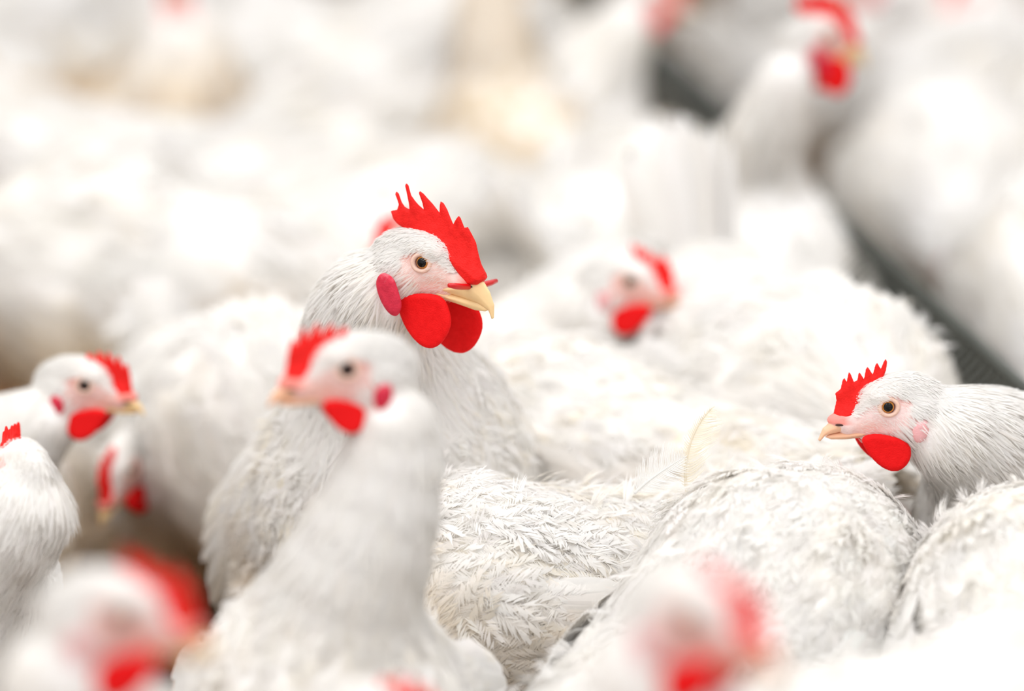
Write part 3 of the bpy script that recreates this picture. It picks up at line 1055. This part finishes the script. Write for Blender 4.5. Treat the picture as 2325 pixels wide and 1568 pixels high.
# --- birds near the plane of focus
bird('white rooster in the centre with tall red comb and a red peg through its beak', (-0.108, 2.915), -72, eye=(955, 597, 2.75), hh=-30, sex='M', s=.97, fine=3, name='rooster',
     peg=True, lobe='lobe', wattle_s=(1.25, 1.0), seed=1, bend=(.85, 0, .55), neck_r=1.12, pitch=32, skin=(0.86, 0.62, 0.56), cream=.6, tail=.6, tail_up=10, ruff=.8, stain_shade=.26, hs=1.0)
bird('white hen in front of the central rooster with upright neck and head turned left', (-0.120, 2.462), -92, eye=(790, 840, 2.42), hh=-166, hp=2, s=.89, fine=3, fluff=.6, lobe='lobe', comb='G', seed=2, wattle_s=(.8, .8),
     pitch=12, iris='iris_dark', beak='beak_pink', skin=(0.80, 0.52, 0.47), tail=.5, tail_up=5, neck_r=.95, hs=.98)
bird('sharply focused white hen at the right with red comb, amber eye and head turned left', (0.475, 2.820), 181, eye=(2019, 925, 2.75), hh=-170, s=.95, crouch=.035, hs=.98, bend=(.92, 0, .4), neck_r=1.15, fine=3, fluff=.85, beak='beak_pink', seed=3,
     skin=(0.86, 0.66, 0.63), cream=.25)
bird('white hen at the bottom right, only its rounded back and flank showing', (0.363, 2.473), 93, head=(.27, 0, .22), s=.95, fine=3, fluff=.8, seed=4, tail=.4, **LOWHEAD)
bird('big white hen seen from behind, its round back filling the lower right centre', (0.150, 2.549), 53, head=(.27, -.03, .20), s=.95, fine=3, seed=5, tail=.25, tail_up=-5, cream=.12, crouch=.02, pitch=13, neck_r=1.25, ruff=.05, wing_len=.5,
     **LOWHEAD)
plumed = bird('white hen with a loose upright tail feather, behind the big round-backed hen', (0.030, 2.723), 200, head=(.22, .02, .15), s=.97, fine=3, seed=6, tail=.3, cream=.6, pitch=-2, ruff=.6, stain_shade=.285, wing_len=.6, crouch=.025, **LOWHEAD)
plume(plumed, 'tail_feather', [at(1560, 1120, 2.74), at(1545, 1040, 2.74), at(1575, 960, 2.745), at(1622, 922, 2.75)], .006, .020, 3, (.92, .86, .74), .45, label='upright cream tail feather')
plume(plumed, 'tail_feather', [at(1440, 1120, 2.73), at(1475, 1085, 2.73), at(1515, 1060, 2.735), at(1560, 1034, 2.74)], .018, .016, 4, (.93, .92, .90), .3, label='small curled white feather')
bird('cream tinted white hen standing tail to the right just behind the central rooster', (0.084, 3.012), 139, head=(.25, 0, .20), s=.97, fine=3, fluff=.65, seed=7, cream=.9, tail=.6, tail_up=10, ruff=.4, stain_shade=.31, pitch=2,
     **LOWHEAD)
bird('white hen at the left edge, only a red comb tip and ruffled nape in view', (-0.448, 2.705), -75, eye=(2, 1062, 2.68), hh=118, s=.97, fine=3, fluff=.5, seed=8, cream=.15)

# --- blurred birds in the foreground
bird('very blurred white hen in the bottom left corner facing right', (-0.287, 1.968), 13, eye=(275, 1400, 1.94), hh=-6, tail=.2, tail_up=-10, s=.95, fine=2, seed=10, comb='F', skin=(.78, .46, .42), iris='iris_dark')
bird('very blurred white hen at the bottom right centre facing right with red wattle', (0.065, 1.880), -9, eye=(1560, 1408, 1.86), hh=-36, tail=.2, tail_up=-10, s=.95, fine=2, seed=11, comb='F', comb_s=.9, skin=(.78, .46, .42),
     iris='iris_dark', beak='beak_pink')
bird('blurred white hen below the frame edge with only its red comb tip showing', (-0.081, 2.117), -34, eye=(850, 1655, 2.1), hh=-20, s=.93, crouch=.12, tail=.2, fine=2, seed=12, comb='G')

bird('blurred white back of a hen along the bottom edge, right of the red-wattled blurred hen', (0.255, 2.100), 8, head=(.27, 0, .24), s=1.08, fine=2, seed=35, tail=.2, **LOWHEAD)

# --- softly blurred birds just behind
bird('softly blurred white hen on the left facing right with red comb and wattle', (-0.458, 3.059), -77, eye=(190, 876, 3.03), hh=-14, s=.82, fine=3, fluff=.45, stain_shade=.33, lobe='lobe', seed=13, comb='G', iris='iris_dark', cream=.5,
     skin=(.80, .50, .45), tail=.5, hs=.93)
bird('softly blurred white hen right of the rooster, crouching low and facing right', (0.033, 3.344), 39, eye=(1430, 640, 3.3), hh=-12, s=.97, fine=2, lobe='lobe_pale', seed=14, comb='F', iris='iris_dark',
     beak='beak_pink', skin=(.80, .48, .43), tail=.5, hs=.98)
bird('large softly blurred white hen with pointed tail, in front of the grey trough', (0.236, 3.180), -72, head=(.26, 0, .22), s=1.08, fine=2, seed=15, tail=1.0, tail_up=64, pitch=-4, **LOWHEAD)
bird('softly blurred white hen with tail held up between the left hen and the rooster', (-0.236, 3.240), -68, head=(.20, .0, .12), s=.95, fine=2, seed=16, tail=.6, tail_up=48, **LOWHEAD)
bird('white hen sitting low behind the left hen, dark red face in the shadow', (-0.370, 3.420), -75, eye=(300, 1068, 3.22), hh=-110, hp=-25, crouch=.12, s=.95, fine=2, seed=17, comb='G')
bird('white hen hidden behind the rooster, blurred red comb above its nape', (-0.085, 3.465), 208, eye=(932, 548, 3.42), hh=170, s=.93, crouch=.11, fine=1, stain_shade=.45, stain_shade_amt=.5, seed=18)  # beige tint paints the shaded gap behind the rooster's nape

# --- strongly blurred birds farther back
FAR = dict(fine=1, iris='iris_dark')
bird('long blurred white hen in profile across the upper left', (-0.336, 3.708), 180, head=(.27, 0, .30), s=1.05, stain_shade=.28, seed=20, hp=-20, **FAR)  # belly tint is part dirt, part painted warm shade
bird('blurred white hen behind the long profile hen, back sloping down to the left', (-0.280, 4.133), 25, head=(.27, 0, .2), s=1.0, seed=21, hp=-30, **FAR)
bird('blurred white hen in the top left corner with raised tail and steep back', (-0.550, 4.255), 202, head=(.24, 0, .46), s=1.1, seed=22, **FAR)
bird('greyish blurred hen at the top left with a red wattle at the frame edge', (-0.470, 4.620), -39, eye=(372, -62, 4.6), hh=-80, s=1.05, seed=23, stain_shade=.42, stain_shade_amt=.5, lobe='lobe', **FAR)  # breast tint paints in the shade between these birds
bird('blurred white hen along the top edge, left of the beige bird', (-0.269, 4.895), 10, head=(.24, 0, .42), s=1.05, seed=24, **FAR)
bird('beige tinted blurred bird standing upright at the top centre', (0.030, 4.40), 118, head=(.16, 0, .52), s=1.0, stain_shade=.6, stain_shade_amt=.3, seed=25, cream=1.3, **FAR)  # beige over the whole bird is shade painted into its plumage
bird('blurred white hen with raised tail tip below the beige bird', (-0.137, 3.985), 33, head=(.25, 0, .2), s=.97, seed=26, tail=1.1, tail_up=60, hp=-30, **FAR)
bird('broad blurred white hen right of the raised tail, behind the crouching hen', (0.095, 3.894), 68, head=(.25, 0, .22), s=1.05, seed=27, hp=-30, **FAR)
bird('tall blurred white rooster at the top right with red face turned away to the right', (0.243, 3.653), 96, eye=(1885, 82, 3.65), hh=28, sex='M', s=.96, neck_r=.85, pitch=34, hs=.94, seed=28, lobe='lobe', name='rooster', **FAR)
bird('blurred white hen whose reddish face touches the top edge', (-0.012, 4.628), -26, eye=(1492, -12, 4.6), hh=5, s=1.05, seed=29, **FAR)
bird('blurred white hen beyond the trough, below the top right rooster', (0.490, 4.303), -92, head=(.26, 0, .22), s=1.05, seed=30, hp=-30, **FAR)
bird('blurred white hen beside the trough at the right edge', (0.555, 3.766), -100, head=(.26, 0, .2), s=1.0, seed=31, hp=-30, **FAR)
bird('blurred white hen behind the right edge hen, second along the far side of the trough', (0.699, 4.543), 103, head=(.25, 0, .25), s=1.05, seed=32, hp=-20, **FAR)
bird('blurred white hen at the top right corner with a pinkish face spot', (0.640, 4.938), 180, eye=(2215, -10, 5.0), hh=195, s=1.0, seed=33, **FAR)
bird('blurred white hen on the left edge behind the facing-right hen', (-0.652, 3.426), 94, head=(.26, 0, .2), s=1.0, seed=34, hp=-30, **FAR)


# --- the rows along the top edge, nothing tells these apart
for n, (x, y, h_) in enumerate([(-0.75, 5.08, 152), (-0.51, 5.19, -28), (-0.27, 5.28, 128), (0.00, 5.37, 96), (0.51, 5.33, 29), (0.72, 5.14, 180), (1.00, 5.30, -35), (-0.92, 5.98, 217), (-0.70, 5.86, 28), (-0.43, 5.77, 210), (-0.17, 5.68, 40), (0.51, 5.96, 191), (0.72, 5.79, 15)]):
    bird('far blurred white hen in the rows along the top edge', (x, y), h_, head=(.25, 0, .22 + .1 * (n % 3)), hp=-15, s=1.0, seed=40 + n, group='far hens along the top edge', **FAR)
